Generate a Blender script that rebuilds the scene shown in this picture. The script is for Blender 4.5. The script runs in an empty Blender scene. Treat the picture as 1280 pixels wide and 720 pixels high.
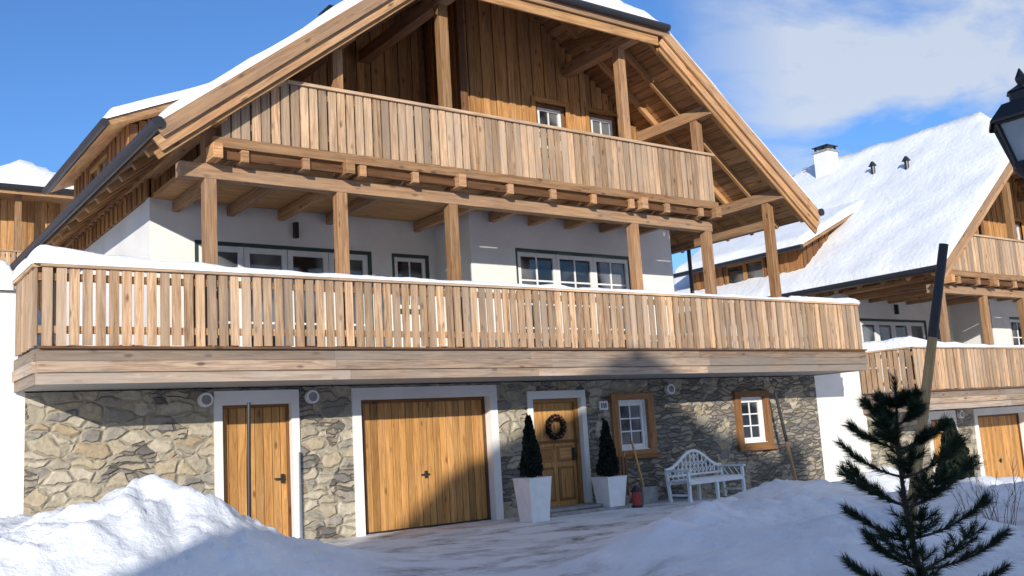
import bpy, math, random
from mathutils import Vector, Matrix, noise
random.seed(7)
R=random.random
D=bpy.data; S=bpy.context.scene
# ------------------------------------------------------------ materials
def nt(name):
    m=D.materials.new(name); m.use_nodes=True
    t=m.node_tree; b=t.nodes['Principled BSDF']
    return m,t,b
def N(t,ty,**k):
    n=t.nodes.new(ty)
    for a,v in k.items():
        if a=='i':
            for kk,vv in v.items(): n.inputs[kk].default_value=vv
        else: setattr(n,a,v)
    return n
def ramp(t,stops,inp=None,interp='LINEAR'):
    r=t.nodes.new('ShaderNodeValToRGB'); e=r.color_ramp.elements
    r.color_ramp.interpolation=interp
    while len(e)<len(stops): e.new(0.5)
    for i,(p,c) in enumerate(stops):
        e[i].position=p; e[i].color=(c[0],c[1],c[2],1) if not isinstance(c,(int,float)) else (c,c,c,1)
    if inp is not None: t.links.new(inp,r.inputs[0])
    return r
def math_(t,op,a,b=None,c=None,clamp=False):
    n=t.nodes.new('ShaderNodeMath'); n.operation=op; n.use_clamp=clamp
    for i,x in enumerate((a,b,c)):
        if x is None: continue
        if isinstance(x,(int,float)): n.inputs[i].default_value=x
        else: t.links.new(x,n.inputs[i])
    return n.outputs[0]
def mixc(t,f,a,b,bt='MIX'):
    n=t.nodes.new('ShaderNodeMix'); n.data_type='RGBA'; n.blend_type=bt
    for s,x in ((n.inputs[0],f),(n.inputs[6],a),(n.inputs[7],b)):
        if isinstance(x,(int,float)): s.default_value=x
        elif isinstance(x,tuple): s.default_value=(x[0],x[1],x[2],1)
        else: t.links.new(x,s)
    return n.outputs[2]
def bump(t,b,h,strength=.3,dist=.02):
    n=N(t,'ShaderNodeBump',i={'Strength':strength,'Distance':dist}); t.links.new(h,n.inputs['Height']); t.links.new(n.outputs[0],b.inputs['Normal'])
def simple(name,c,rough=.6,metal=0,var=.0,scale=6):
    m,t,b=nt(name); b.inputs['Roughness'].default_value=rough; b.inputs['Metallic'].default_value=metal
    co=N(t,'ShaderNodeTexCoord'); n=N(t,'ShaderNodeTexNoise',i={'Scale':scale,'Detail':3}); t.links.new(co.outputs['Object'],n.inputs['Vector'])
    v=max(var,.06)
    r=ramp(t,[(.3,tuple(x*(1-v) for x in c)),(.7,tuple(min(1,x*(1+v)) for x in c))],n.outputs[0])
    t.links.new(r.outputs[0],b.inputs['Base Color'])
    return m
def wood(name,dark,light,grey=(.30,.26,.22),gamt=.3,rough=.7,knot=.8,hi=.62):
    m,t,b=nt(name); b.inputs['Roughness'].default_value=rough; b.inputs['Specular IOR Level'].default_value=.25
    uv=N(t,'ShaderNodeUVMap'); sp=N(t,'ShaderNodeSeparateXYZ'); t.links.new(uv.outputs[0],sp.inputs[0])
    at=N(t,'ShaderNodeAttribute',attribute_name='rnd'); rn=at.outputs['Fac']
    cb=N(t,'ShaderNodeCombineXYZ')
    t.links.new(math_(t,'MULTIPLY',sp.outputs[0],.8),cb.inputs[0]); t.links.new(math_(t,'MULTIPLY',sp.outputs[1],13),cb.inputs[1]); t.links.new(math_(t,'MULTIPLY',rn,60),cb.inputs[2])
    n=N(t,'ShaderNodeTexNoise',i={'Scale':1.6,'Detail':4,'Roughness':.7,'Distortion':.9}); t.links.new(cb.outputs[0],n.inputs['Vector'])
    r=ramp(t,[(.32,dark),(.47,tuple((a+c)/2 for a,c in zip(dark,light))),(hi,light)],n.outputs[0])
    cb2=N(t,'ShaderNodeCombineXYZ')
    t.links.new(math_(t,'MULTIPLY',sp.outputs[0],2.0),cb2.inputs[0]); t.links.new(math_(t,'MULTIPLY',sp.outputs[1],5),cb2.inputs[1]); t.links.new(math_(t,'MULTIPLY',rn,60),cb2.inputs[2])
    vo=N(t,'ShaderNodeTexVoronoi',i={'Scale':1.0}); t.links.new(cb2.outputs[0],vo.inputs['Vector'])
    kn=ramp(t,[(.07,1),(.17,0)],vo.outputs['Distance'])
    c1=mixc(t,math_(t,'MULTIPLY',kn.outputs[0],knot),r.outputs[0],tuple(x*.4 for x in dark))
    rv=math_(t,'MULTIPLY',math_(t,'FRACT',math_(t,'MULTIPLY',rn,7.31)),gamt)
    co=N(t,'ShaderNodeTexCoord'); n2=N(t,'ShaderNodeTexNoise',i={'Scale':1.3,'Detail':3}); t.links.new(co.outputs['Object'],n2.inputs['Vector'])
    wz=math_(t,'ADD',rv,math_(t,'MULTIPLY',math_(t,'SUBTRACT',n2.outputs[0],.48),gamt*2),clamp=True)
    c2=mixc(t,wz,c1,grey)
    br=math_(t,'ADD',math_(t,'MULTIPLY',rn,.62),.62)
    c3=mixc(t,1.0,c2,br,'MULTIPLY')
    t.links.new(c3,b.inputs['Base Color'])
    return m
M={}
M['wood']=wood('larch_timber',(.25,.115,.05),(.56,.32,.15),gamt=.3)
M['rail']=wood('larch_rail',(.25,.135,.07),(.66,.44,.26),grey=(.37,.29,.22),gamt=.6)
M['band']=wood('weathered_board',(.20,.13,.085),(.48,.35,.25),grey=(.30,.265,.23),gamt=.7)
M['gable']=wood('gable_board',(.29,.125,.038),(.62,.33,.12),gamt=.14)
M['soffitw']=wood('soffit_board',(.30,.14,.05),(.57,.32,.135),gamt=.12)
M['door']=wood('door_board',(.32,.14,.036),(.60,.32,.105),gamt=.08,rough=.55)
M['winwood']=wood('window_frame_wood',(.20,.085,.03),(.38,.185,.07),gamt=.1)
M['brown']=wood('dark_brown_wood',(.11,.045,.017),(.24,.11,.043),gamt=.1)
M['white']=simple('white_paint',(.80,.80,.79),.45)
M['green']=simple('dark_green_paint',(.03,.065,.05),.4)
M['black']=simple('black_metal',(.018,.018,.02),.5)
M['gutter']=simple('dark_gutter_metal',(.03,.03,.035),.4,.3)
M['tile']=simple('dark_roof_tile',(.06,.055,.055),.7)
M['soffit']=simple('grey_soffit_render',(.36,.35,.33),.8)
M['red']=simple('red_paint',(.35,.03,.03),.5)
M['stepm']=simple('grey_step_stone',(.28,.28,.28),.8,var=.3)
M['inter']=simple('dark_interior',(.02,.02,.022),.9)
M['pole']=wood('yellow_pole_wood',(.36,.20,.07),(.60,.38,.15),gamt=.2)
M['blueplate']=simple('number_plate',(.75,.76,.8),.4)
m,t,b=nt('window_glass'); b.inputs['Roughness'].default_value=.04; b.inputs['IOR'].default_value=1.8
co=N(t,'ShaderNodeTexCoord'); n=N(t,'ShaderNodeTexNoise',i={'Scale':1.3,'Detail':1}); t.links.new(co.outputs['Object'],n.inputs['Vector'])
r=ramp(t,[(.45,(.012,.015,.02)),(.62,(.16,.17,.18))],n.outputs[0]); t.links.new(r.outputs[0],b.inputs['Base Color']); bump(t,b,n.outputs[0],.1,.05); M['glass']=m  # pale noise patches in the base colour paint in bright reflections
m,t,b=nt('lantern_glass'); b.inputs['Base Color'].default_value=(.55,.6,.64,1); b.inputs['Roughness'].default_value=.12; b.inputs['Transmission Weight'].default_value=.5; M['lglass']=m
m,t,b=nt('white_render'); b.inputs['Roughness'].default_value=.85
co=N(t,'ShaderNodeTexCoord'); n=N(t,'ShaderNodeTexNoise',i={'Scale':.7,'Detail':4,'Roughness':.6}); t.links.new(co.outputs['Object'],n.inputs['Vector'])
r=ramp(t,[(.3,(.71,.70,.67)),(.6,(.83,.82,.79))],n.outputs[0]); t.links.new(r.outputs[0],b.inputs['Base Color'])
n2=N(t,'ShaderNodeTexNoise',i={'Scale':60,'Detail':2}); t.links.new(co.outputs['Object'],n2.inputs['Vector']); bump(t,b,n2.outputs[0],.3,.01); M['plaster']=m
# stone
m,t,b=nt('rubble_stone'); b.inputs['Roughness'].default_value=.85; b.inputs['Specular IOR Level'].default_value=.2
co=N(t,'ShaderNodeTexCoord'); nz=N(t,'ShaderNodeTexNoise',i={'Scale':4.5,'Detail':2}); t.links.new(co.outputs['Object'],nz.inputs['Vector'])
off=N(t,'ShaderNodeVectorMath',operation='SUBTRACT'); t.links.new(nz.outputs['Color'],off.inputs[0]); off.inputs[1].default_value=(.5,.5,.5)
sc=N(t,'ShaderNodeVectorMath',operation='SCALE'); t.links.new(off.outputs[0],sc.inputs[0]); sc.inputs['Scale'].default_value=.15
ad=N(t,'ShaderNodeVectorMath',operation='ADD'); t.links.new(co.outputs['Object'],ad.inputs[0]); t.links.new(sc.outputs[0],ad.inputs[1])
def vor(scale,mapv,palette):
    mp=N(t,'ShaderNodeMapping'); mp.inputs['Scale'].default_value=mapv; t.links.new(ad.outputs[0],mp.inputs[0])
    a=N(t,'ShaderNodeTexVoronoi',i={'Scale':scale,'Randomness':.95}); e=N(t,'ShaderNodeTexVoronoi',feature='DISTANCE_TO_EDGE',i={'Scale':scale,'Randomness':.95})
    t.links.new(mp.outputs[0],a.inputs[0]); t.links.new(mp.outputs[0],e.inputs[0])
    s=N(t,'ShaderNodeSeparateColor'); t.links.new(a.outputs['Color'],s.inputs[0])
    return ramp(t,palette,s.outputs[0],'CONSTANT').outputs[0], e.outputs['Distance']
cA,eA=vor(1,(2.9,.01,5.6),[(0,(.43,.37,.27)),(.18,(.48,.42,.32)),(.36,(.38,.335,.26)),(.5,(.51,.45,.35)),(.64,(.33,.30,.25)),(.74,(.46,.385,.27)),(.87,(.25,.23,.20)),(.93,(.40,.315,.21))])
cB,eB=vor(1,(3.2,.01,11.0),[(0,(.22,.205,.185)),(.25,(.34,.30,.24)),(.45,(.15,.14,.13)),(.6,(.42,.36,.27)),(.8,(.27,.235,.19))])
nm=N(t,'ShaderNodeTexNoise',i={'Scale':1.25,'Detail':2}); t.links.new(co.outputs['Object'],nm.inputs['Vector'])
sx=N(t,'ShaderNodeSeparateXYZ'); t.links.new(co.outputs['Object'],sx.inputs[0])
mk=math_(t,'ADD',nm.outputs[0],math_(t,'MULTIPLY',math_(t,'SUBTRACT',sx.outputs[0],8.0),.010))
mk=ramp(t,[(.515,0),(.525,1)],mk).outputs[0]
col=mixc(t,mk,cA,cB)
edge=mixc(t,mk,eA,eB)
mort=ramp(t,[(.03,1),(.07,0)],edge).outputs[0]
fn=N(t,'ShaderNodeTexNoise',i={'Scale':11,'Detail':5,'Roughness':.7}); t.links.new(co.outputs['Object'],fn.inputs['Vector'])
col=mixc(t,.8,col,ramp(t,[(.3,.62),(.7,1.25)],fn.outputs[0]).outputs[0],'MULTIPLY')
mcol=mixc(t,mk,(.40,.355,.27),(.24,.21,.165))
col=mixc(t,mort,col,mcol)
gp=ramp(t,[(.0,.4),(.04,1)],edge).outputs[0]
col=mixc(t,math_(t,'ADD',math_(t,'MULTIPLY',mk,.7),.3),col,mixc(t,1.0,col,gp,'MULTIPLY')); t.links.new(col,b.inputs['Base Color'])
hh=math_(t,'ADD',ramp(t,[(.02,0),(.14,1)],edge).outputs[0],math_(t,'MULTIPLY',fn.outputs[0],.6)); bump(t,b,hh,.9,.035); M['stone']=m
def snow(name,ground=False):
    m,t,b=nt(name); b.inputs['Roughness'].default_value=.7
    co=N(t,'ShaderNodeTexCoord')
    n=N(t,'ShaderNodeTexNoise',i={'Scale':5,'Detail':6,'Roughness':.68}); t.links.new(co.outputs['Object'],n.inputs['Vector'])
    n3=N(t,'ShaderNodeTexNoise',i={'Scale':.8,'Detail':2}); t.links.new(co.outputs['Object'],n3.inputs['Vector'])
    c=ramp(t,[(.3,(.74,.77,.81)),(.65,(.86,.88,.91))],n3.outputs[0]).outputs[0]
    h=n.outputs[0]
    if ground:
        a=N(t,'ShaderNodeAttribute',attribute_name='packed')
        n4=N(t,'ShaderNodeTexNoise',i={'Scale':1.1,'Detail':7,'Roughness':.72,'Distortion':.5}); mp=N(t,'ShaderNodeMapping'); mp.inputs['Scale'].default_value=(.8,1.3,1); mp.inputs['Rotation'].default_value=(0,0,.5)
        t.links.new(co.outputs['Object'],mp.inputs[0]); t.links.new(mp.outputs[0],n4.inputs['Vector'])
        pc=ramp(t,[(.34,(.14,.13,.12)),(.41,(.44,.44,.45)),(.53,(.72,.74,.77))],n4.outputs[0]).outputs[0]
        c=mixc(t,a.outputs['Fac'],c,pc)
    t.links.new(c,b.inputs['Base Color']); bump(t,b,h,.7,.07)
    return m
M['snow']=snow('snow'); M['ground']=snow('snow_ground',True)
def leafm(name,c1,c2):
    m,t,b=nt(name); b.inputs['Roughness'].default_value=.75; b.inputs['Specular IOR Level'].default_value=.2
    at=N(t,'ShaderNodeAttribute',attribute_name='rnd'); r=ramp(t,[(0,c1),(1,c2)],at.outputs['Fac']); t.links.new(r.outputs[0],b.inputs['Base Color']); return m
M['needle']=leafm('pine_needles',(.010,.022,.011),(.045,.07,.03))
M['thuja']=leafm('evergreen_foliage',(.006,.011,.008),(.02,.028,.018))
M['bark']=simple('bark',(.05,.036,.026),.9,var=.4,scale=20)
M['twig']=simple('bare_twig',(.20,.13,.08),.9)
# ------------------------------------------------------------ mesh builder
class MB:
    def __init__(s): s.v=[];s.f=[];s.mi=[];s.uv=[];s.rn=[];s.ml=[]
    def mid(s,k):
        if k not in s.ml: s.ml.append(k)
        return s.ml.index(k)
    def poly(s,pts,mat,uv=None,rnd=None):
        i=len(s.v); s.v+= [tuple(p) for p in pts]; s.f.append(list(range(i,i+len(pts)))); s.mi.append(s.mid(mat))
        if uv is None: uv=[(p[0]+p[1],p[2]) for p in pts]
        s.uv.append(uv); s.rn.append(R() if rnd is None else rnd)
    def box(s,x0,x1,y0,y1,z0,z1,mat,Mx=None,rnd=None):
        lo=(min(x0,x1),min(y0,y1),min(z0,z1)); hi=(max(x0,x1),max(y0,y1),max(z0,z1)); r=R() if rnd is None else rnd
        L=max(range(3),key=lambda k:hi[k]-lo[k]); o=r*37
        P=[(a,b_,c) for a in (lo[0],hi[0]) for b_ in (lo[1],hi[1]) for c in (lo[2],hi[2])]
        i=len(s.v); s.v+= [tuple(Mx@Vector(p)) if Mx is not None else p for p in P]
        mi=s.mid(mat)
        for fc,ax in (((0,1,3,2),0),((4,6,7,5),0),((0,4,5,1),1),((2,3,7,6),1),((0,2,6,4),2),((1,5,7,3),2)):
            s.f.append([i+k for k in fc]); s.mi.append(mi); s.rn.append(r)
            oth=[k for k in range(3) if k!=ax]
            if L in oth: a=L;b_=[k for k in oth if k!=L][0]
            else: a,b_=oth
            s.uv.append([(P[k][a]+o,P[k][b_]+o*.37) for k in fc])
    def beam(s,p0,p1,w,h,mat,up=(0,0,1),rnd=None):
        p0=Vector(p0);p1=Vector(p1);d=p1-p0;L=d.length;x=d/L;u=Vector(up)
        y=u.cross(x)
        if y.length<1e-4: y=Vector((0,1,0)).cross(x)
        y.normalize(); z=x.cross(y)
        Mx=Matrix(((x.x,y.x,z.x,p0.x),(x.y,y.y,z.y,p0.y),(x.z,y.z,z.z,p0.z),(0,0,0,1)))
        s.box(0,L,-w/2,w/2,-h/2,h/2,mat,Mx,rnd)
    def cyl(s,p0,p1,r0,r1,mat,n=12,rnd=None):
        p0=Vector(p0);p1=Vector(p1);x=(p1-p0).normalized();y=Vector((0,0,1)).cross(x)
        if y.length<1e-3: y=Vector((1,0,0))
        y.normalize();z=x.cross(y);r=R() if rnd is None else rnd
        a=[p0+(y*math.cos(2*math.pi*k/n)+z*math.sin(2*math.pi*k/n))*r0 for k in range(n)]
        c=[p1+(y*math.cos(2*math.pi*k/n)+z*math.sin(2*math.pi*k/n))*r1 for k in range(n)]
        L=(p1-p0).length
        for k in range(n):
            j=(k+1)%n; s.poly([a[k],a[j],c[j],c[k]],mat,[(0,k*.05),(0,k*.05+.05),(L,k*.05+.05),(L,k*.05)],r)
        s.poly(a[::-1],mat,None,r); s.poly(c,mat,None,r)
    def build(s,name,parent=None,bevel=0,smooth=False):
        me=D.meshes.new(name); me.from_pydata(s.v,[],s.f)
        for k in s.ml: me.materials.append(M[k])
        me.polygons.foreach_set('material_index',s.mi)
        u=me.uv_layers.new(name='UVMap'); flat=[c for l in s.uv for q in l for c in q]; u.data.foreach_set('uv',flat)
        a=me.attributes.new('rnd','FLOAT','FACE'); a.data.foreach_set('value',s.rn)
        if smooth: me.polygons.foreach_set('use_smooth',[True]*len(s.f))
        me.update(); o=D.objects.new(name,me); S.collection.objects.link(o)
        if parent: o.parent=parent
        if bevel:
            b=o.modifiers.new('b','BEVEL'); b.width=bevel; b.segments=1; b.limit_method='ANGLE'
        return o
def empty(name,loc=(0,0,0),rz=0):
    e=D.objects.new(name,None); e.location=loc; e.rotation_euler=(0,0,rz); S.collection.objects.link(e); return e
def grid_mesh(name,xs,ys,zf,mat,parent=None):
    v=[];nx=len(xs);ny=len(ys)
    for y in ys:
        for x in xs: v.append((x,y,zf(x,y)))
    f=[(j*nx+i,j*nx+i+1,(j+1)*nx+i+1,(j+1)*nx+i) for j in range(ny-1) for i in range(nx-1)]
    me=D.meshes.new(name); me.from_pydata(v,[],f); me.materials.append(mat); me.polygons.foreach_set('use_smooth',[True]*len(f)); me.update()
    o=D.objects.new(name,me); S.collection.objects.link(o)
    if parent: o.parent=parent
    return o
def lines(a,b,st,edge=True):
    L=[a,a+.03,a+.08,a+.15,a+.24] if edge else [a]
    s=L[-1]; e=b-.24 if edge else b
    n=max(1,int((e-s)/st)); L+=[s+(e-s)*k/n for k in range(1,n+1)]
    if edge: L+=[b-.15,b-.08,b-.03,b]
    return L
def snow_sheet(name,H,x0,x1,y0,y1,T,parent,st=.28,seed=0,amp=.05,r=.22):
    def zf(x,y):
        d=min(x-x0,x1-x,y-y0,y1-y); q=min(1,max(0,d/r)); pr=math.sqrt(max(0,1-(1-q)**2))
        nn=noise.noise(Vector((x*1.1+seed,y*1.1,seed)))*amp+noise.noise(Vector((x*4,y*4,seed)))*amp*.5
        return H(x,y)+.004+(T+nn)*pr
    return grid_mesh(name,lines(x0,x1,st),lines(y0,y1,st),zf,M['snow'],parent)
# ------------------------------------------------------------ chalet geometry (local coords)
XL,XR,YF,YB=3.92,18.42,13.3,24.7; XM=(XL+XR)/2; ZE=6.15; SL=.775; ZH=9.62; HM=1.0
def H(x,y): return min(ZE+SL*(x-XL),ZE+SL*(XR-x),ZH+HM*(y-YF),ZH+HM*(YB-y))
TH=.17
def U(x,y): return H(x,y)-TH
def window(mb,x0,x1,z0,z1,y,n,outer='white',inner='white',fw=.07,Mx=None,bars=(1,1),depth=.1,s=.07,bw=.014):
    B=lambda *a: mb.box(*a,Mx=Mx)
    B(x0,x0+fw,y-.03,y+depth,z0,z1,outer);B(x1-fw,x1,y-.03,y+depth,z0,z1,outer)
    B(x0+fw,x1-fw,y-.03,y+depth,z1-fw,z1,outer);B(x0+fw,x1-fw,y-.03,y+depth,z0,z0+fw,outer)
    B(x0-.03,x1+.03,y-.08,y-.032,z0-.04,z0+.01,outer)
    w=(x1-x0-2*fw)/n
    for k in range(n):
        a=x0+fw+k*w; b=a+w; g=.006
        B(a+g,a+s,y-.01,y+.05,z0+fw,z1-fw,inner);B(b-s,b-g,y-.01,y+.05,z0+fw,z1-fw,inner)
        B(a+s,b-s,y-.01,y+.05,z1-fw-s,z1-fw-.003,inner);B(a+s,b-s,y-.01,y+.05,z0+fw+.003,z0+fw+s,inner)
        for i in range(1,bars[0]+1):
            xx=a+s+(b-a-2*s)*i/(bars[0]+1); B(xx-bw,xx+bw,y+.01,y+.04,z0+fw+s,z1-fw-s,inner)
        for i in range(1,bars[1]+1):
            zz=z0+fw+s+(z1-z0-2*fw-2*s)*i/(bars[1]+1); B(a+s,b-s,y+.012,y+.038,zz-bw,zz+bw,inner)
        B(a+.02,b-.02,y+.028,y+.034,z0+fw+.01,z1-fw-.01,'glass')
def wall(mb,x0,x1,z0,z1,y0,y1,ops,mat):
    x=x0
    for a,b,c,d in sorted(ops):
        mb.box(x,a,y0,y1,z0,z1,mat)
        if c>z0: mb.box(a,b,y0,y1,z0,c,mat)
        if d<z1: mb.box(a,b,y0,y1,d,z1,mat)
        x=b
    mb.box(x,x1,y0,y1,z0,z1,mat)
def boards(mb,x0,x1,y,z0,ztop,ops=(),w=.165,mat='gable',Mx=None,th=.025):
    n=max(1,round((x1-x0)/w)); w=(x1-x0)/n
    for k in range(n):
        a=x0+k*w; b=a+w-.012; pr=.024 if k%2 else 0
        zt=min(ztop(a),ztop(b)) if callable(ztop) else ztop
        segs=[(z0,zt)]
        for (p,q,c,d) in ops:
            if b>p and a<q: segs=[(z0,c),(d,zt)]
        r=R()
        for c,d in segs:
            if d-c>.02: mb.box(a,b,y-th-pr,y-.001*(k%3),c,d,mat,Mx,r)
def railing(mb,p0,p1,z0,z1,pitch=.165,w=.122,cap=True,ztop=None,mat='rail'):
    p0=Vector(p0);p1=Vector(p1);d=p1-p0;L=d.length;x=d/L;nrm=Vector((x.y,-x.x))
    Mx=Matrix(((x.x,-nrm.x,0,p0.x),(x.y,-nrm.y,0,p0.y),(0,0,1,0),(0,0,0,1)))
    n=round(L/pitch);pt=L/n
    for k in range(n):
        a=k*pt+(pt-w)/2+random.uniform(-.006,.006); zt=z1 if ztop is None else min(z1,ztop(a+w/2)); j=random.uniform(-.01,.01)
        mb.box(a,a+w,-.014+j*.5,.014+j*.5,z0+j,zt,mat,Mx)
    if cap:
        k=0
        while k<L-.01:
            e=min(L,k+random.uniform(3.3,4.2)); 
            if L-e<1: e=L
            if ztop is None: mb.box(k,e-.004,-.05,.09,z1+.002,z1+.05,mat,Mx)
            k=e
    for zz in (z0+.16,z1-.17): mb.box(0,L,.024,.065,zz,zz+.10,'wood',Mx)
    k=.1
    while k<L and ztop is None:
        mb.box(k,k+.08,.07,.15,z0-.1,z1-.002,'wood',Mx); k+=1.9
def rs(name,x0,x1,y0,y1,zb,Tf,seed):
    def zf(x,y):
        d=min(x-x0,x1-x,y-y0,y1-y); q=min(1,max(0,d/.12)); pr=math.sqrt(max(0,1-(1-q)**2))
        return zb-.015+(Tf(x,y)+noise.noise(Vector((x*1.7,y*2,seed)))*.045+noise.noise(Vector((x*6,y*6,seed)))*.016)*pr
    xs=lines(x0,x1,.12); ys=lines(y0,y1,.06) if y1-y0>.55 else [y0,y0+.03,y0+.08,y0+(y1-y0)*.5,y1-.08,y1-.03,y1]
    return grid_mesh(name,xs,ys,zf,M['snow'])
def make_chalet():
    out=[]
    def fin(mb,n,**k): out.append(mb.build(n,None,**k))
    mb=MB(); ops=[(5.14,6.54,-1.5,2.46),(7.5,10.48,-1.5,2.46),(11.19,12.63,-1.5,2.32),(13.34,14.42,.93,2.22),(17.05,18.13,.88,2.18)]
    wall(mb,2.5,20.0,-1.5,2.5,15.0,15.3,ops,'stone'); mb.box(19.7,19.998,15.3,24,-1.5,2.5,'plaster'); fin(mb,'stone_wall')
    mb=MB()
    for a,b,z,t1,t2 in ((5.14,6.54,2.46,.13,.22),(7.5,10.48,2.46,.16,.2),(11.19,12.63,2.32,.12,.15)):
        mb.box(a,a+t1,14.965,15.3,-1.0,z,'plaster');mb.box(b-t1,b,14.965,15.3,-1.0,z,'plaster');mb.box(a+t1,b-t1,14.965,15.3,z-t2,z,'plaster')
    wall(mb,4.75,10.57,2.5,6.0,17,17.25,[(5.53,9.06,3.0,5.3),(9.51,10.39,4.1,5.3)],'plaster')
    wall(mb,10.57,16.15,2.5,6.0,15.7,15.95,[(11.66,14.88,3.0,5.3)],'plaster')
    mb.box(10.57,10.8,15.952,17.2,2.5,5.998,'plaster'); mb.box(15.92,16.148,15.952,17.2,2.5,5.998,'plaster')
    mb.box(16.15,17.5,17,17.25,2.5,6.0,'plaster')
    mb.box(4.752,5,17.252,24,2.5,5.99,'plaster'); mb.box(17.25,17.498,17.252,24,2.5,5.99,'plaster'); mb.box(5,17.25,23.8,24,2.5,5.99,'plaster')
    fin(mb,'white_walls')
    mb=MB()
    def pdoor(a,b,z1,y,n,mat='door',z0=-.3):
        w=(b-a)/n
        for k in range(n): mb.box(a+k*w+.005,a+(k+1)*w-.005,y-.02-(.006 if k%2 else 0),y+.02,z0,z1,mat)
        mb.box(a,b,y+.021,y+.05,z0,z1,'inter')
    pdoor(5.27,6.41,2.24,15.14,8); mb.box(6.24,6.30,15.05,15.09,.98,1.12,'black'); mb.box(6.12,6.30,15.04,15.06,1.04,1.06,'black')
    mb.box(5.27,5.32,15.08,15.11,-.3,2.24,'brown');mb.box(6.36,6.41,15.08,15.11,-.3,2.24,'brown');mb.box(5.32,6.36,15.08,15.11,2.19,2.24,'brown')
    pdoor(7.66,10.32,2.26,15.22,19); mb.box(8.9,9.08,15.17,15.19,.9,.93,'black'); mb.box(8.97,9.02,15.15,15.19,.86,.98,'black')
    mb.box(7.66,10.32,15.14,15.19,-.3,.03,'black'); mb.box(7.66,7.71,15.15,15.19,.03,2.26,'brown'); mb.box(10.27,10.32,15.15,15.19,.03,2.26,'brown'); mb.box(7.71,10.27,15.15,15.19,2.2,2.26,'brown')
    mb.box(11.31,11.39,15.08,15.2,0,2.17,'door');mb.box(12.43,12.51,15.08,15.2,0,2.17,'door');mb.box(11.39,12.43,15.08,15.2,2.09,2.17,'door')
    pdoor(11.39,12.43,2.09,15.17,1,z0=.0)
    for a,b in ((11.47,11.86),(11.96,12.35)):
        for c,d in ((.2,.85),(.95,1.25)):
            mb.box(a,b,15.13,15.149,c,d,'winwood'); mb.box(a+.05,b-.05,15.118,15.129,c+.05,d-.05,'door')
    mb.box(11.39,12.43,15.135,15.149,1.3,1.36,'brown'); mb.box(12.32,12.36,15.07,15.13,.95,1.2,'black'); 
    fin(mb,'doors',bevel=.004)
    mb=MB()
    window(mb,5.53,9.06,3.0,5.3,17.05,4,'green','white',bars=(0,2),s=.11,bw=.02); window(mb,9.51,10.39,4.1,5.3,17.05,1,'green','white',bars=(1,1),s=.08)
    window(mb,11.66,14.88,3.0,5.3,15.76,3,'green','white',bars=(1,3),s=.09,bw=.018)
    for a,b,c,d in ((13.34,14.42,.93,2.22),(17.05,18.13,.88,2.18)):
        fw=.13
        mb.box(a-.05,a+fw,14.93,15.18,c,d,'winwood');mb.box(b-fw,b+.05,14.93,15.18,c,d,'winwood');mb.box(a+fw,b-fw,14.93,15.18,d-fw,d,'winwood');mb.box(a+fw,b-fw,14.93,15.18,c,c+fw,'winwood')
        mb.box(a-.09,b+.09,14.86,14.928,c-.04,c+.03,'winwood')
        window(mb,a+fw+.002,b-fw-.002,c+fw+.002,d-fw-.002,15.05,1,'white','white',fw=.05,bars=(1,2))
    window(mb,12.4,13.2,7.45,8.5,15.72,1,'brown','white',bars=(1,1)); window(mb,13.9,14.7,7.45,8.5,15.72,1,'brown','white',bars=(1,1))
    fin(mb,'windows')
    mb=MB()
    Ux=lambda y:(lambda x:U(x,y)-.0)
    boards(mb,4.78,10.5,17.0,6.0,Ux(17.0)); 
    wops=[(12.38,13.22,7.43,8.52),(13.88,14.72,7.43,8.52)]
    boards(mb,10.57,16.15,15.7,6.0,Ux(15.7),wops)
    boards(mb,16.2,17.5,17.0,6.0,Ux(17.0))
    for a,b,c,d in wops:
        mb.box(a-.1,a,15.62,15.65,c-.1,d+.1,'door');mb.box(b,b+.1,15.62,15.65,c-.1,d+.1,'door');mb.box(a,b,15.62,15.65,d,d+.1,'door');mb.box(a,b,15.59,15.65,c-.1,c,'door')
    Ms=Matrix(((0,1,0,10.57),(-1,0,0,17.0),(0,0,1,0),(0,0,0,1)))
    boards(mb,.0,1.3,0,6.0,lambda s:U(10.57,17-s),Mx=Ms)
    mb.box(10.46,10.62,15.58,15.7,6.0,U(10.5,15.6),'brown')
    Ml=Matrix(((0,1,0,4.75),(-1,0,0,24),(0,0,1,0),(0,0,0,1)))
    boards(mb,.0,7.0,0,6.0,U(4.72,18),Mx=Ml)
    def back(x0,x1,y):
        n=12
        for k in range(n):
            a=x0+(x1-x0)*k/n;b=x0+(x1-x0)*(k+1)/n
            mb.poly([(a,y,6.0),(b,y,6.0),(b,y,U(b,y)),(a,y,U(a,y))],'brown')
    back(4.8,10.57,17.05);back(10.6,16.15,15.75);back(16.2,17.45,17.05);back(4.8,17.5,23.9)
    mb.box(8.2,9.1,16.92,16.945,6.1,8.2,'brown'); mb.box(8.3,9.0,16.9,16.918,6.9,8.1,'glass')
    fin(mb,'gable_boarding')
    mb=MB(); px=[4.76,6.9,9.02,13.32,15.44,17.55]; py=13.95
    for x in px:
        zt=min(U(x,py),ZH-.1)-.25-.05
        mb.box(x-.09,x+.09,py-.09,py+.09,2.97,zt,'wood')
        mb.box(x-.11,x+.11,13.42,24.2,zt+.001,zt+.25,'wood')
        if x>16: mb.box(x-.08,x+.08,py+.1,17.0,5.78,5.97,'wood')
    mb.box(4.3,15.56,py-.1,py+.1,5.54,5.765,'wood')
    mb.box(4.72,15.56,13.62,13.7,5.97,6.125,'wood'); mb.box(4.72,15.56,13.66,13.72,5.80,5.93,'brown')
    x=5.2
    while x<15.5:
        if min(abs(x-q) for q in px)>.2: mb.box(x-.06,x+.06,13.6,16.99 if x<10.5 else 15.66,5.77,5.955,'wood')
        x+=.98
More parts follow.
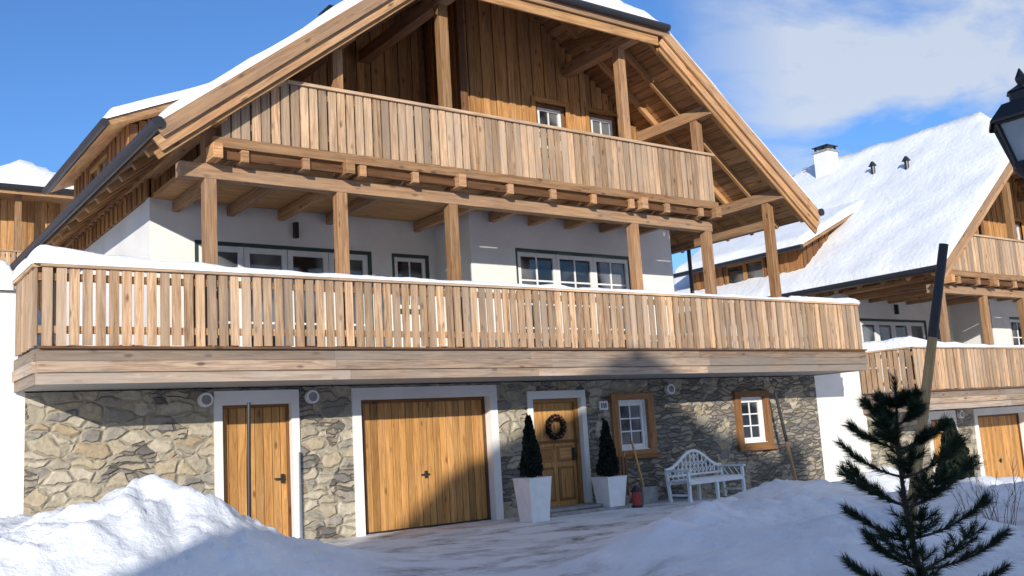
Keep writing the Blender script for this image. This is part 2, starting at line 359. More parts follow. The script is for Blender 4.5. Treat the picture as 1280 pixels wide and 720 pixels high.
    for x in px[:-1]:
        mb.box(x-.075,x+.075,13.52,13.85,5.77,6.0,'wood')
    for y in (13.62,14.35,15.1,15.85,16.6):
        for sgn in (-1,1):
            xa=XL+.05; xb=min(XM-.1, XL+(min(ZH+HM*(y-YF),H(XM,y))-ZE)/SL)
            za,zb=U(xa,y)-.06,ZE+SL*(xb-XL)-TH-.06
            if sgn>0: mb.beam((xa,y,za),(xb,y,zb),.09,.13,'soffitw')
            else: mb.beam((XR-.05,y,za),(2*XM-xb,y,zb),.09,.13,'soffitw')
    y=17.4
    while y<24.5:
        mb.beam((XL+.05,y,U(XL+.05,y)-.06),(4.9,y,U(4.9,y)-.06),.09,.13,'soffitw'); mb.beam((XR-.05,y,U(XL+.05,y)-.06),(XR-.98,y,U(4.9,y)-.06),.09,.13,'soffitw'); y+=.75
    x=9.0
    while x<13.6:
        mb.beam((x,YF+.05,U(x,YF+.05)-.06),(x,15.6,min(U(x,15.6)-.06,ZH+HM*2.3-TH-.06)),.09,.12,'soffitw'); x+=.85
    xh=XL+(ZH-ZE)/SL
    for s in (1,-1):
        f=lambda x:(x if s>0 else 2*XM-x)
        for (yy,dz,hh,mt) in ((YF-.03,-.115,.21,'wood'),(YF+.035,-.30,.21,'wood'),(YF+.10,-.44,.12,'soffitw')):
            mb.beam((f(XL-.08),yy,ZE-.06+dz),(f(xh+.0),yy,ZH+dz),.05,hh,mt)
    mb.box(xh-.12,2*XM-xh+.12,YF-.06,YF-.01,ZH-.24,ZH-.01,'wood')
    mb.box(xh+.1,2*XM-xh-.1,YF+.0,YF+.05,ZH-.44,ZH-.24,'soffitw')
    fin(mb,'timber_frame',bevel=.006)
    mb=MB()
    mb.box(2.4,19.9,13.52,14.998,2.52,2.9,'soffit'); mb.box(2.52,17.5,15.0,17.0,2.6,2.899,'soffit'); mb.box(17.5,19.9,15.0,24,2.6,2.899,'soffit')
    for (y,z0,z1) in ((13.46,2.80,2.95),(13.44,2.65,2.795),(13.47,2.50,2.645)):
        x=2.36
        while x<19.9:
            e=min(19.94,x+random.uniform(3.6,4.4)); 
            if 19.94-e<1.5: e=19.94
            mb.box(x,e-.004,y,13.515,z0,z1,'band'); x=e
        mb.box(2.4-(13.52-y),2.398,13.52,15,z0,z1,'band'); mb.box(19.902,19.9+(13.52-y),13.52,15,z0,z1,'band')
    mb.box(2.38,19.92,13.40,13.52,2.952,2.985,'brown')
    railing(mb,(2.4,13.5),(19.9,13.5),3.0,4.02); railing(mb,(2.36,15.0),(2.36,13.52),3.0,4.02); railing(mb,(19.93,13.52),(19.93,15.0),3.0,4.02)
    fin(mb,'lower_balcony')
    mb=MB()
    mb.box(4.8,15.5,13.7,15.64,5.97,6.06,'soffitw'); mb.box(4.8,10.5,15.641,16.95,5.97,6.06,'soffitw')
    railing(mb,(4.84,13.66),(15.5,13.66),6.13,7.13,ztop=lambda s:U(4.84+s,13.66)-.22,pitch=.158,w=.13)
    mb.box(5.9,15.55,13.60,13.74,7.135,7.185,'rail')
    mb.beam((5.0,13.67,6.62),(5.9,13.67,7.16),.12,.05,'rail')
    railing(mb,(15.53,13.7),(15.53,15.6),6.13,7.13,pitch=.158,w=.13)
    fin(mb,'upper_balcony')
    mb=MB()
    ry1=YF+(H(XM,19)-ZH)/HM; ry2=YB-(H(XM,19)-ZH)/HM; zr=H(XM,19)
    V={'A':(XL,YF,ZE),'B':(xh,YF,ZH),'C':(2*XM-xh,YF,ZH),'D':(XR,YF,ZE),'R':(XM,ry1,zr),'Q':(XM,ry2,zr),'a':(XL,YB,ZE),'b':(xh,YB,ZH),'c':(2*XM-xh,YB,ZH),'d':(XR,YB,ZE)}
    for fc in ('ABRQba','DdcQRC','BCR','bQc'):
        mb.poly([V[k] for k in fc],'tile')
    n=int((XM-XL)/.16)
    for k in range(n):
        xa=XL+(XM-XL)*k/n; xb=XL+(XM-XL)*(k+1)/n-.01
        zlim=min(ZE+SL*(xb-XL),zr)
        y0=YF if zlim<ZH else YF+(zlim-ZH)/HM
        y1=YB-(y0-YF)
        for s in (1,-1):
            f=lambda x:(x if s>0 else 2*XM-x); r=R()
            for yy0,yy1 in ((y0,min(y0+4.6,18)),(18,y1)):
                pts=[(f(xa),yy0,ZE+SL*(xa-XL)-TH),(f(xb),yy0,ZE+SL*(xb-XL)-TH),(f(xb),yy1,ZE+SL*(xb-XL)-TH),(f(xa),yy1,ZE+SL*(xa-XL)-TH)]
                mb.poly(pts,'soffitw',[(p[1]+r*30,p[0]) for p in pts],r)
    n=14
    for k in range(n):
        ya=YF+(ry1-YF)*k/n; yb=YF+(ry1-YF)*(k+1)/n-.006
        xa=xh+(XM-xh)*k/n; xb=xh+(XM-xh)*(k+1)/n; za=ZH+HM*(ya-YF)-TH; zb=ZH+HM*(yb-YF)-TH; r=R()
        pts=[(xa,ya,za),(2*XM-xa,ya,za),(2*XM-xb,yb,zb),(xb,yb,zb)]
        mb.poly(pts,'soffitw',[(p[0]+r*30,p[1]) for p in pts],r)
    loop='ABCDdcba'
    for i in range(8):
        p=V[loop[i]];q=V[loop[(i+1)%8]]
        mb.poly([p,q,(q[0],q[1],q[2]-TH),(p[0],p[1],p[2]-TH)],'wood')
    fin(mb,'roof')
    out.append(snow_sheet('roof_snow',H,XL-.04,XR+.04,YF-.05,YB+.05,.19,None,seed=3,amp=.08))
    mb=MB()
    for x in (XL-.1,XR+.1):
        mb.cyl((x,YF-.1,ZE-.07),(x,YB,ZE-.07),.085,.085,'gutter',12)
    mb.cyl((xh-.1,YF-.12,ZH-.07),(2*XM-xh+.1,YF-.12,ZH-.07),.075,.075,'gutter',12)
    mb.cyl((17.7,16.6,2.9),(17.7,16.6,5.9),.05,.05,'gutter',10); mb.cyl((17.7,16.6,5.88),(XR+.1,16.6,6.05),.05,.05,'gutter',10)
    mb.cyl((4.5,23.6,2.9),(4.5,23.6,5.9),.05,.05,'gutter',10)
    fin(mb,'gutters')
    mb=MB(); dx0,dx1,dy0,dy1=4.7,7.3,18.1,22.6; dz=7.60
    DH=lambda x,y: dz+.44*(x-4.29)
    boards(mb,dx0,dx1,dy0,6.4,lambda x:DH(x,0)-.12,mat='brown')
    Ml2=Matrix(((0,1,0,dx0),(-1,0,0,dy1),(0,0,1,0),(0,0,0,1)))
    L=dy1-dy0
    boards(mb,0,L,0,6.3,DH(dx0,0)-.12,mat='winwood',ops=[(1.4,3.1,6.75,7.6)],Mx=Ml2)
    window(mb,1.4,3.1,6.75,7.6,-.02,2,'brown','door',Mx=Ml2,bars=(0,0))
    a,b=((4.25,dy0-.35),(7.9,dy1+.35))
    pts=[(a[0],a[1]),(b[0],a[1]),(b[0],b[1]),(a[0],b[1])]
    top=[(x,y,DH(x,y)) for x,y in pts]; bot=[(x,y,DH(x,y)-.12) for x,y in pts]
    mb.poly(top,'tile');mb.poly(bot[::-1],'soffitw')
    for i in range(4):
        j=(i+1)%4; mb.poly([top[i],top[j],bot[j],bot[i]],'wood')
    mb.cyl((4.17,dy0-.4,dz-.1),(4.17,dy1+.4,dz-.1),.075,.075,'gutter',10)
    fin(mb,'dormer')
    out.append(snow_sheet('dormer_snow',DH,4.2,7.8,dy0-.4,dy1+.4,.22,None,seed=9))
    mb=MB(); mb.box(10.1,10.7,20.6,21.2,10.2,12.0,'plaster'); mb.box(10.05,10.75,20.55,21.25,12.002,12.06,'stepm')
    for a in (10.13,10.61):
        for c in (20.63,21.11): mb.box(a,a+.06,c,c+.06,12.062,12.2,'gutter')
    mb.box(10.07,10.73,20.57,21.23,12.202,12.23,'gutter')
    for (x,y) in ((9.2,18.3),(8.9,16.9)):
        mb.cyl((x,y,H(x,y)),(x,y,H(x,y)+.5),.07,.07,'gutter'); mb.cyl((x,y,H(x,y)+.45),(x,y,H(x,y)+.6),.14,.04,'gutter')
    fin(mb,'chimney')
    out.append(rs('rail_snow',2.32,19.96,13.44,13.68,4.073,lambda x,y:.07+.2*math.exp(-(x-2.3)/1.6)+(.05 if x>17.5 else 0),1))
    out.append(rs('rail_snow_side',2.3,2.6,13.5,15.3,4.073,lambda x,y:.26,2))
    out.append(rs('rail_snow_end',19.7,19.98,13.5,15.1,4.073,lambda x,y:.14,2))
    out.append(rs('deck_snow',2.5,19.8,13.66,15.0,2.92,lambda x,y:.12,5))
    mb=MB()
    for x,z in ((5.0,2.33),(6.76,2.33),(14.98,2.28)):
        mb.cyl((x,14.9,z),(x,15.0,z),.11,.11,'white',20); mb.cyl((x,14.895,z),(x,14.9,z),.075,.075,'stepm',20)
    mb.box(7.4,7.48,16.9,17,5.45,5.75,'gutter')
    fin(mb,'wall_fittings')
    return out
parts=make_chalet()
houses=[empty('alpine_chalet'),empty('alpine_chalet.001',(19.5,0,-1)),empty('alpine_chalet.002',(3.8,3.3,-.25),math.pi)]
for o in parts: o.parent=houses[0]
for h in houses[1:]:
    for o in parts:
        c=o.copy(); c.parent=h; S.collection.objects.link(c)
mb=MB(); mb.box(-14,2.498,15.04,15.3,-1.5,3.93,'plaster'); e=empty('retaining_wall'); mb.build('wall',e)
o=rs('wall_snow',-14,2.34,14.95,16.4,3.95,lambda x,y:.3+.2*math.exp(-abs(x-1.8)),8); o.parent=e
mb=MB(); mb.box(20.002,21.998,15.04,15.3,-2.5,2.93,'plaster'); e=empty('retaining_wall.001'); mb.build('wall',e)
o=rs('wall_snow',20.0,21.85,14.98,16.4,2.95,lambda x,y:.35,8); o.parent=e
# ------------------------------------------------------------ distant wooden house at left
e=empty('wooden_house'); mb=MB(); X0,X1,Y0,Y1=-9,7.4,38,50; ez=11.0
boards(mb,X0,X1,Y0,5,ez+.1,mat='gable',w=.22); 
Mr=Matrix(((0,-1,0,X1),(1,0,0,Y0),(0,0,1,0),(0,0,0,1))); boards(mb,0,12,0,5,ez+.1,mat='gable',w=.22,Mx=Mr)
mb.box(X0+.05,X1-.05,Y0+.05,Y1,3,ez,'brown')
window(mb,1.0,2.6,9.3,10.5,Y0-.08,2,'brown','white'); window(mb,4.1,5.0,9.3,10.4,Y0-.08,1,'brown','white')
railing(mb,(X0,Y0-1.4),(5.9,Y0-1.4),7.7,8.8); mb.box(X0,5.9,Y0-1.35,Y0,7.5,7.69,'band')
for x in (5.8,1.5,-2): mb.box(x-.1,x+.1,Y0-1.3,Y0-1.1,4,ez,'wood')
hx0,hx1,hy0,hy1=X0-.9,X1+.9,Y0-1.7,Y1+1
def HH(x,y): 
    wing=min(.66*(x-4.1),.66*(hx1-x),.66*(y-hy0),.66*(hy1-y))
    body=min(.62*(x-hx0),.62*(hx1-x),.3*(y-hy0),.5*(hy1-y),1.6)
    return ez+max(wing,body)
mb.poly([(hx0,hy0,ez-.02),(hx1,hy0,ez-.02),(hx1,hy1,ez-.02),(hx0,hy1,ez-.02)],'soffitw')
mb.box(hx0,hx1,hy0-.05,hy0,ez-.22,ez+.05,'wood'); mb.box(hx1,hx1+.05,hy0,hy1,ez-.22,ez+.05,'wood'); mb.cyl((hx0,hy0-.15,ez),(hx1,hy0-.15,ez),.1,.1,'gutter')
mb.build('walls',e); snow_sheet('roof_snow',HH,hx0,hx1,hy0,hy1,.3,e,st=.4,seed=5)
# ------------------------------------------------------------ ground
def sm(a,b,x):
    q=min(1,max(0,(x-a)/(b-a))); return q*q*(3-2*q)
HE=[(3.35,11.5,1.5,1.2,1.06,1.35),(1.7,10.9,1.5,1.2,.5,1.8),(0.9,13.0,1.8,1.4,.6,2),(2.6,13.3,1.1,.9,.3,2),(4.6,12.6,.8,.8,.15,2),
 (9.7,9.1,1.3,.85,.42,1.8),(8.2,8.1,1.2,.8,.34,2),(11.2,8.5,1.2,.9,.3,2),(8.7,6.4,1.8,1.1,.26,2),(7.2,4.6,2.0,1.5,.22,2),(10.2,6.6,1.3,1.1,.26,2),
 (15.2,12.2,1.3,.8,.34,2),(16.8,13.0,1.2,.7,.28,2),(13.3,10.2,1.8,1.1,.2,2),(18.8,13.6,1.5,.9,.4,2),(21.2,14.0,1.5,1.0,.75,2),(19.5,10.5,2.6,1.4,.5,2),(15.5,8,2.4,1.3,.3,2),(23.8,12.6,1.1,.8,.45,2),(28,11,2.5,1.2,.7,2)]
def heap(x,y):
    h=0
    for cx,cy,rx,ry,a,p in HE:
        d=math.hypot((x-cx)/rx,(y-cy)/ry)
        if d<3: h+=a*math.exp(-d**p)
    return h
def fr(x,y,s,o,sd): return noise.fractal(Vector((x*s,y*s,sd)),1.0,2.0,o)
def lump(x,y,s,sd):
    d=noise.voronoi(Vector((x*s,y*s,sd)))[0]; return d[1]-d[0]
def ground(x,y):
    base=-.75*sm(14,23,x)
    near=-4<x<34 and 0<y<17
    hp=heap(x,y) if near else 0
    am=min(1,.12+hp*2.2)
    z=base+hp*(1+.2*fr(x,y,1.3,3,4)) + am*(.06*fr(x,y,1.7,4,1)+.06*abs(fr(x,y,3.2,3,2))+.035*abs(fr(x,y,8,2,6)))*(1 if y>-4 else .2)
    if near and hp>.08:
        q=sm(.08,.5,hp); mk_=sm(-.1,.25,fr(x,y,.7,2,11)+(.35 if x<6 else -.05))
        wx=x+.12*noise.noise(Vector((x*3,y*3,1))); wy=y+.12*noise.noise(Vector((x*3,y*3,5)))
        z+=q*mk_*(.09*min(.5,lump(wx,wy,2.6,3))+.05*min(.5,lump(wx,wy,6.5,8)))
    if x<1: z+=.12*sm(1,-3,x)
    if y>15.35:
        up=2.62-1.0*sm(20.5,22,x)+1.45*sm(3.6,2.4,x)
        s_=sm(15.4,15.58,y); z=z*(1-s_)+up*s_
        z+=.12*sm(15.6,16.5,y)*fr(x,y,.8,3,7)*(1 if x<3.5 else .3)
        z+=sm(26,75,y)*14*(.8+.4*fr(x,y,.012,2,3))+sm(80,400,y)*40*(.7+.8*fr(x,y,.006,3,5))
    return z
def span(segs):
    L=[]
    for a,b,s in segs:
        n=max(1,round((b-a)/s)); L+=[a+(b-a)*k/n for k in range(n)]
    return L+[segs[-1][1]]
xs=span([(-1500,-200,130),(-200,-40,16),(-40,-4,2.5),(-4,0,.3),(0,15,.055),(15,25,.14),(25,36,.35),(36,80,4),(80,300,20),(300,1500,120)])
ys=span([(-1500,-200,130),(-200,-30,17),(-30,2,1.6),(2,13.6,.06),(13.6,15.38,.1),(15.38,15.62,.04),(15.62,18,.3),(18,50,2),(50,200,10),(200,1500,100)])
g=grid_mesh('ground',xs,ys,ground,M['ground'])
at=g.data.attributes.new('packed','FLOAT','POINT'); vals=[]
for v in g.data.vertices:
    x,y,z=v.co
    if 4<x<26 and 0<y<15.3:
        p=sm(4.6,5.6,x+.5*fr(x,y,.9,3,9))*(1-sm(.05,.2,heap(x,y)))*(1-.75*sm(13.2,16.5,x))
    elif -30<y<=0 and -30<x<26: p=.6
    else: p=0
    vals.append(p)
at.data.foreach_set('value',vals)
m,t,b=nt('added_hill_forest'); b.inputs['Roughness'].default_value=.95  # unseen hill ring added behind the camera to darken window reflections
co=N(t,'ShaderNodeTexCoord'); n=N(t,'ShaderNodeTexNoise',i={'Scale':.02,'Detail':5}); t.links.new(co.outputs['Object'],n.inputs['Vector'])
r=ramp(t,[(.45,(.02,.035,.025)),(.6,(.5,.53,.57))],n.outputs[0]); t.links.new(r.outputs[0],b.inputs['Base Color'])
vv=[];ff=[]; na=90; nr=8
for i in range(na+1):
    a=math.pi*(.98+1.04*i/na)
    for j in range(nr+1):
        rr=260+60*j; z=-5+80*sm(0,nr,j)*(.75+.5*fr(math.cos(a)*3,math.sin(a)*3,1.3,4,2))
        vv.append((rr*math.cos(a),rr*math.sin(a),z))
for i in range(na):
    for j in range(nr): k=i*(nr+1)+j; ff.append((k,k+1,k+nr+2,k+nr+1))
me=D.meshes.new('added_reflection_hills'); me.from_pydata(vv,[],ff); me.materials.append(m); o=D.objects.new('added_reflection_hills',me); S.collection.objects.link(o)
mb=MB(); mb.box(11.0,12.9,14.2,14.96,-.2,.06,'stepm'); mb.box(11.1,12.8,14.4,14.96,.062,.12,'stepm'); mb.build('doorstep',None,bevel=.015)
# ------------------------------------------------------------ foliage helpers
def cone_foliage(mb,cx,cy,z0,h,r,n,mat='thuja',leaf=.05):
    for k in range(9):
        a=k/9; b=(k+1)/9
        mb.cyl((cx,cy,z0+h*a*.97),(cx,cy,z0+h*b*.97),r*.72*(1-a)**.8*(.6+.4*min(1,a*6)) ,r*.72*(1-b)**.8+.003,mat,9,rnd=0)
    for i in range(n):
        q=R()**1.35; a=R()*6.283; rad=r*(1-q)**.8*(.72+.38*R())*(1+.12*math.sin(a*3+q*9)); 
        if q<.06: rad*=.8
        p=Vector((cx+math.cos(a)*rad,cy+math.sin(a)*rad,z0+q*h+R()*.03))
        d=Vector((math.cos(a)*.6,math.sin(a)*.6,.9+R()*.6)).normalized(); s=d.cross(Vector((R()-.5,R()-.5,R()-.5))).normalized()
        L=leaf*(.8+R()); w=L*.35
        mb.poly([p-s*w,p+d*L*.5-s*w*1.2,p+d*L,p+d*L*.5+s*w*1.2],mat,None,R())
def planter(name,cx,cy,hp=.8,wt=.27,wb=.19,ht=1.1,rt=.2):
    e=empty(name,(cx,cy,0)); mb=MB()
    z=[0,hp-.03,hp,hp,hp-.06]; hw=[wb,wt-.008,wt,wt-.035,wt-.045]
    R4=[[(sx*w,sy*w,zz) for sx,sy in ((-1,-1),(1,-1),(1,1),(-1,1))] for zz,w in zip(z,hw)]
    for a,b in zip(R4,R4[1:]):
        for i in range(4):
            j=(i+1)%4; mb.poly([a[i],a[j],b[j],b[i]],'white')
    mb.poly(R4[-1],'snow'); mb.build('pot',e,bevel=.006)
    mb=MB(); mb.cyl((0,0,hp-.1),(0,0,hp+.2),.025,.02,'bark'); cone_foliage(mb,0,0,hp+.0,ht,rt,2200,leaf=.045); mb.build('topiary',e)
planter('potted_conifer',10.42,13.95,.76,.25,.185,1.02,.19)
planter('potted_conifer.001',12.6,14.4,.62,.25,.18,1.0,.2)
mb=MB()
for i in range(1500):
    a=R()*6.283;b=R()*6.283;rr=.19+.06*math.cos(b)*R()**.4; p=Vector((11.91+rr*math.cos(a),15.07+.05*math.sin(b),1.62+rr*math.sin(a)))
    d=Vector((-math.sin(a)+R()-.5,R()-.8,math.cos(a)+R()-.5)).normalized(); s=d.cross(Vector((R()-.5,1,R()-.5))).normalized(); L=.05
    mb.poly([p-s*.008,p+d*L,p+s*.008],'thuja',None,R())
for i in range(14):
    a=i*.45+R()*.2; c=Vector((11.91+.19*math.cos(a),15.0,1.62+.19*math.sin(a))); mb.cyl(c,c+Vector((0,.04,0)),.018,.022,'red' if i%2 else 'twig',8)
mb.build('door_wreath')
mb=MB(); mb.box(12.98,13.2,14.955,14.985,1.9,2.08,'blueplate'); mb.box(13.02,13.05,14.95,14.954,1.94,2.04,'black'); mb.box(13.08,13.11,14.95,14.954,1.94,2.04,'black'); mb.box(13.13,13.16,14.95,14.954,1.94,2.04,'black'); mb.cyl((13.05,14.93,1.72),(13.05,14.99,1.72),.03,.03,'black'); mb.build('house_number_sign')
def bench():
    e=empty('garden_bench',(15.0,14.15,-.03),.06); mb=MB(); W=.88
    for k in range(6): mb.box(-W+.03,W-.03,-.28+k*.085,-.28+k*.085+.065,.43,.455,'white')
    mb.box(-W,W,-.30,-.27,.36,.428,'white'); mb.box(-W,W,.2,.23,.36,.428,'white')
    for x in (-W,W-.06,-.03):
        mb.box(x,x+.06,-.3,-.24,0,.62 if x!=-.03 else .36,'white')
        mb.beam((x+.03,.23,0),(x+.03,.3,.62),.06,.06,'white') if x!=-.03 else mb.box(x,x+.06,.18,.24,0,.36,'white')
    for x in (-W,W-.06):
        mb.box(x-.01,x+.07,-.34,.3,.622,.66,'white'); mb.box(x+.015,x+.045,-.24,.24,.14,.18,'white')
        for k in range(3): mb.beam((x+.03,-.2+k*.15,.44),(x+.03,-.06+k*.15,.62),.02,.02,'white')
    def top(x): a=abs(x)/W; return .66+.34*(math.cos(min(1,a*1.05)*math.pi)*.5+.5)
    n=26; pts=[(-W+2*W*k/n) for k in range(n+1)]
    for a,b in zip(pts,pts[1:]): mb.beam((a-.004,.3,top(a)),(b+.004,.3,top(b)),.045,.06,'white')
    mb.box(-W+.05,W-.05,.255,.295,.50,.545,'white')
    for k in range(1,14):
        x=-W+2*W*k/14; mb.box(x-.011,x+.011,.27,.292,.545,top(x)-.02,'white')
    for k in range(0,14):
        a=-W+2*W*k/14; b=a+2*W/14
        for q in (0,1):
            z0=.55;z1=min(top(a),top(b))-.03
            while z1-z0>.1:
                zz=min(z0+.13,z1); mb.beam((a,.283+.004*q,z0 if q else zz),(b,.283+.004*q,zz if q else z0),.012,.016,'white'); z0+=.13
    mb.build('bench_frame',e,bevel=.004)
bench()
e=empty('wooden_sledge',(13.15,14.62,0)); mb=MB()
for x in (-.17,.17):
    prev=None
    for k in range(12):
        s=k/11; p=Vector((x,.25-.12*s if s<.85 else .148-.35*(s-.85)*1.6,1.05*s)); 
        if prev: mb.beam(prev,p,.03,.03,'wood')
        prev=p
for z in (.25,.55,.85): mb.box(-.2,.2,.02,.06,z,z+.03,'wood')
for x in (-.12,-.04,.04,.12): mb.box(x-.025,x+.025,.0,.02,.2,.95,'brown')
mb.build('sledge_frame',e)
mb=MB(); mb.cyl((0,0,-.05),(0,0,.05),.11,.11,'black',8); mb.cyl((0,0,.05),(0,0,.3),.085,.085,'red',8); mb.cyl((0,0,.3),(0,0,.42),.12,.02,'black',8); e=empty('garden_lantern',(13.0,14.1,0)); mb.build('lantern_body',e)
mb=MB(); mb.beam((13.75,14.6,0),(13.72,14.9,1.25),.035,.035,'pole'); mb.box(13.55,13.95,14.5,14.56,-.02,.33,'stepm'); mb.build('snow_shovel')
def pole(name,p0,p1,r,frac,top='black',bot='pole'):
    mb=MB(); p0=Vector(p0);p1=Vector(p1); d=p1-p0; pts=[0,.25,.5,frac,.85,1] if frac>.5 else [0,frac,.6,1]
    for a,b in zip(pts,pts[1:]):
        ra=r*(1.12-.2*a); rb=r*(1.12-.2*b); mb.cyl(p0+d*a,p0+d*b,ra if a!=frac else ra*1.03,rb*(1.03 if a>=frac else 1),top if a>=frac else bot,14,rnd=.5)
    mb.build(name)
pole('snow_marker_pole',(9.2,6.0,.1),(9.62,5.42,3.21),.05,.69)
pole('snow_marker_pole.001',(4.84,12.82,.0),(4.89,12.85,2.16),.027,.01,'black','black')
pole('snow_marker_pole.002',(18.15,14.35,-.2),(17.8,14.45,2.1),.035,.52)
# ------------------------------------------------------------ street lamp
e=empty('street_lamp',(6.06,2.78,0)); mb=MB()
def ring(r,z,n=6): return [(r*math.cos(math.pi/n+2*math.pi*k/n),r*math.sin(math.pi/n+2*math.pi*k/n),z) for k in range(n)]
def lathe(prof,mat,n=6):
    rs_=[ring(r,z,n) for r,z in prof]
    for a,b in zip(rs_,rs_[1:]):
        for k in range(n): j=(k+1)%n; mb.poly([a[k],a[j],b[j],b[k]],mat)
lathe([(.09,.0),(.09,.5),(.05,.6),(.045,2.75),(.07,2.8),(.05,2.86),(.11,2.93)],'black',12)
lathe([(.11,2.93),(.125,2.95),(.115,2.97)],'black')
lathe([(.10,2.965),(.185,3.22)],'lglass')
A=ring(.107,2.96);B_=ring(.197,3.225)
for k in range(6): mb.beam(A[k],B_[k],.018,.018,'black'); mb.beam(B_[k],B_[(k+1)%6],.02,.03,'black'); mb.beam(A[k],A[(k+1)%6],.02,.02,'black')
lathe([(.235,3.22),(.24,3.235),(.15,3.34),(.085,3.36),(.085,3.41),(.1,3.42),(.05,3.45),(.02,3.47),(.03,3.49),(.035,3.51),(.02,3.54),(.005,3.57)],'black')
mb.cyl((0,0,2.98),(0,0,3.12),.03,.04,'white')
mb.build('lamp_body',e)
# ------------------------------------------------------------ young pine (foreground)
def pine(loc,h):
    e=empty('pine_tree',loc); mb=MB(); nb=MB()
    prev=Vector((0,0,-.5)); tr=[]
    for k in range(11):
        s=k/10; p=Vector((-.09*math.sin(s*2.2),.03*math.sin(s*3),h*s)); 
        mb.cyl(prev,p,.026*(1-.75*s)+.003,.026*(1-.75*(s+.1))+.003,'bark',8); prev=p; tr.append(p)
    def needles(a,b,n,L=.082):
        d=(b-a); u=d.normalized(); s1=u.cross(Vector((.3,.2,1))).normalized(); s2=u.cross(s1)
        for i in range(n):
            q=R(); an=R()*6.283; p=a+d*q; o=(s1*math.cos(an)+s2*math.sin(an)); nd=(o*.62+u*(.75+.3*R())).normalized()*L*(.7+.5*R()); w=nd.cross(Vector((R()-.5,R()-.5,R()-.5))).normalized()*.0024
            nb.poly([p-w,p+w,p+nd],'needle',None,R())
    for wi,(s,L) in enumerate(((.02,.60),(.16,.64),(.31,.64),(.46,.58),(.60,.48),(.74,.36),(.86,.25),(.94,.15))):
        nbn=5 if wi%2 else 4
        for k in range(nbn):
            a=wi*.9+k*6.283/nbn+R()*.6; p=Vector((-.09*math.sin(s*2.2),0,h*s)); l=L*(.7+.45*R()); el=.0+R()*.28
            pts=[p]
            for q in range(1,6):
                el+=.13; pts.append(pts[-1]+Vector((math.cos(a)*math.cos(el),math.sin(a)*math.cos(el),math.sin(el)))*l/5)
            for i,(c,d) in enumerate(zip(pts,pts[1:])):
                mb.cyl(c,d,.010*(1-i*.13),.010*(1-(i+1)*.13),'bark',5)
                if i>0: needles(c,d,80)
            for i in (2,3,4):
                for sg in (-1,1):
                    if R()<.2: continue
                    aa=a+sg*(.6+R()*.3); ln=l*.34*(1.2-i*.12); q=pts[i]+Vector((math.cos(aa)*.85,math.sin(aa)*.85,.45))*ln
                    mb.cyl(pts[i],q,.005,.003,'bark',4); needles(pts[i],q,120)
            needles(pts[-2],pts[-1]+(pts[-1]-pts[-2])*.3,110)
    for c,d in zip(tr[4:],tr[5:]): needles(c,d,60)
    needles(tr[-1],tr[-1]+Vector((0,0,.12)),130)
    mb.build('trunk',e); nb.build('needles',e)
pine((6.46,4.10,.16),1.46)
e=empty('conifer_shrub',(22.3,13.0,-.55)); mb=MB(); mb.cyl((0,0,-.2),(0,0,.4),.06,.05,'bark'); cone_foliage(mb,0,0,.1,1.6,.42,3000,leaf=.09); mb.build('foliage',e)
def twigs(name,loc,n,h):
    e=empty(name,loc); mb=MB()
    for i in range(n):
        a=R()*6.283; p=Vector((math.cos(a)*.1,math.sin(a)*.1,-.1)); d=Vector((math.cos(a)*.35,math.sin(a)*.35,1)).normalized(); L=h*(.5+.6*R())
        for k in range(5):
            q=p+d*L/5; mb.cyl(p,q,.005-.0008*k,.0045-.0008*k,'twig',5)
            if k>1:
                for _ in range(2):
                    b=q+(d+Vector((R()-.5,R()-.5,R()*.4))*1.2).normalized()*L*.2; mb.cyl(q,b,.0025,.0015,'twig',4)
            p=q; d=(d+Vector((R()-.5,R()-.5,.1))*.35).normalized()
    mb.build('branches',e)
twigs('bare_shrub',(11.3,6.1,ground(11.3,6.1)),16,.75); twigs('bare_shrub.001',(12.2,6.9,ground(12.2,6.9)),10,.5)
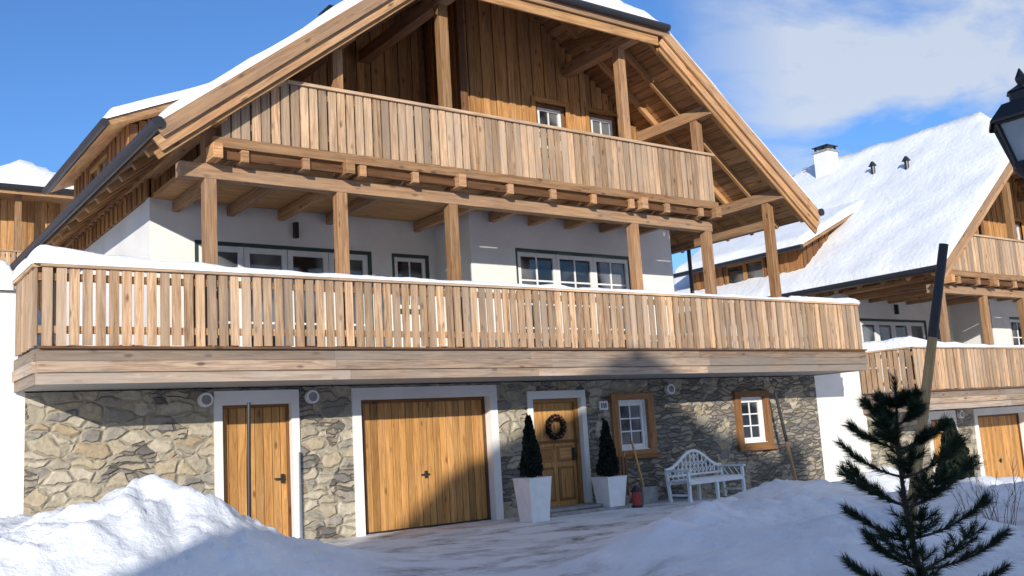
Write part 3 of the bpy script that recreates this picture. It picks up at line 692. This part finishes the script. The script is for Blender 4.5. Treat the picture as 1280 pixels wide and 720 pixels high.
# ------------------------------------------------------------ sun + world
el=math.radians(15); az=math.radians(38)
sd=Vector((-math.sin(az)*math.cos(el),-math.cos(az)*math.cos(el),math.sin(el)))
l=D.lights.new('sun','SUN'); l.energy=4.9; l.angle=math.radians(.5); l.color=(1,.93,.82); lo=D.objects.new('sun',l); lo.rotation_euler=sd.to_track_quat('Z','Y').to_euler(); S.collection.objects.link(lo)
w=D.worlds.new('World'); S.world=w; w.use_nodes=True; t=w.node_tree; bg=t.nodes['Background']
sk=N(t,'ShaderNodeTexSky',sky_type='NISHITA',sun_disc=False,sun_elevation=el,sun_rotation=math.atan2(sd.x,sd.y)%(2*math.pi),air_density=1.0,dust_density=.2,ozone_density=3)
co=N(t,'ShaderNodeTexCoord'); sp=N(t,'ShaderNodeSeparateXYZ'); t.links.new(co.outputs['Generated'],sp.inputs[0])
zz=math_(t,'ADD',math_(t,'MAXIMUM',sp.outputs[2],0),.22)
cb=N(t,'ShaderNodeCombineXYZ'); t.links.new(math_(t,'DIVIDE',sp.outputs[0],zz),cb.inputs[0]); t.links.new(math_(t,'DIVIDE',sp.outputs[1],zz),cb.inputs[1])
n=N(t,'ShaderNodeTexNoise',i={'Scale':2.3,'Detail':8,'Roughness':.57,'Distortion':.3}); t.links.new(cb.outputs[0],n.inputs['Vector'])
mk=ramp(t,[(.02,0),(.2,1)],math_(t,'SUBTRACT',sp.outputs[0],sp.outputs[1])).outputs[0]
cl=ramp(t,[(.43,0),(.58,1)],math_(t,'ADD',n.outputs[0],math_(t,'MULTIPLY',mk,.04))).outputs[0]
f=math_(t,'MULTIPLY',math_(t,'MULTIPLY',cl,mk),.85)
c=mixc(t,1.0,sk.outputs[0],(.78,1.08,1.5),'MULTIPLY')
c=mixc(t,f,c,(5.6,6.1,6.9))
t.links.new(c,bg.inputs[0]); bg.inputs[1].default_value=.12
# ------------------------------------------------------------ camera
Xc=Vector((1.385,-.067,-1)).normalized(); Zc=Vector((-.403,6.58,-1)); Zc=(Zc-Xc*Zc.dot(Xc)).normalized(); Yc=Zc.cross(Xc)
cam=D.cameras.new('camera'); co_=D.objects.new('camera',cam); S.collection.objects.link(co_)
m4=Matrix((tuple(Xc),tuple(Yc),tuple(Zc))).to_4x4(); m4.translation=(0,0,1.5); co_.matrix_world=m4
cam.sensor_width=36; cam.lens=36*1216/1280; cam.clip_end=5000; cam.clip_start=.05; S.camera=co_
S.view_settings.view_transform='Standard'; S.view_settings.look='None'; S.view_settings.exposure=0
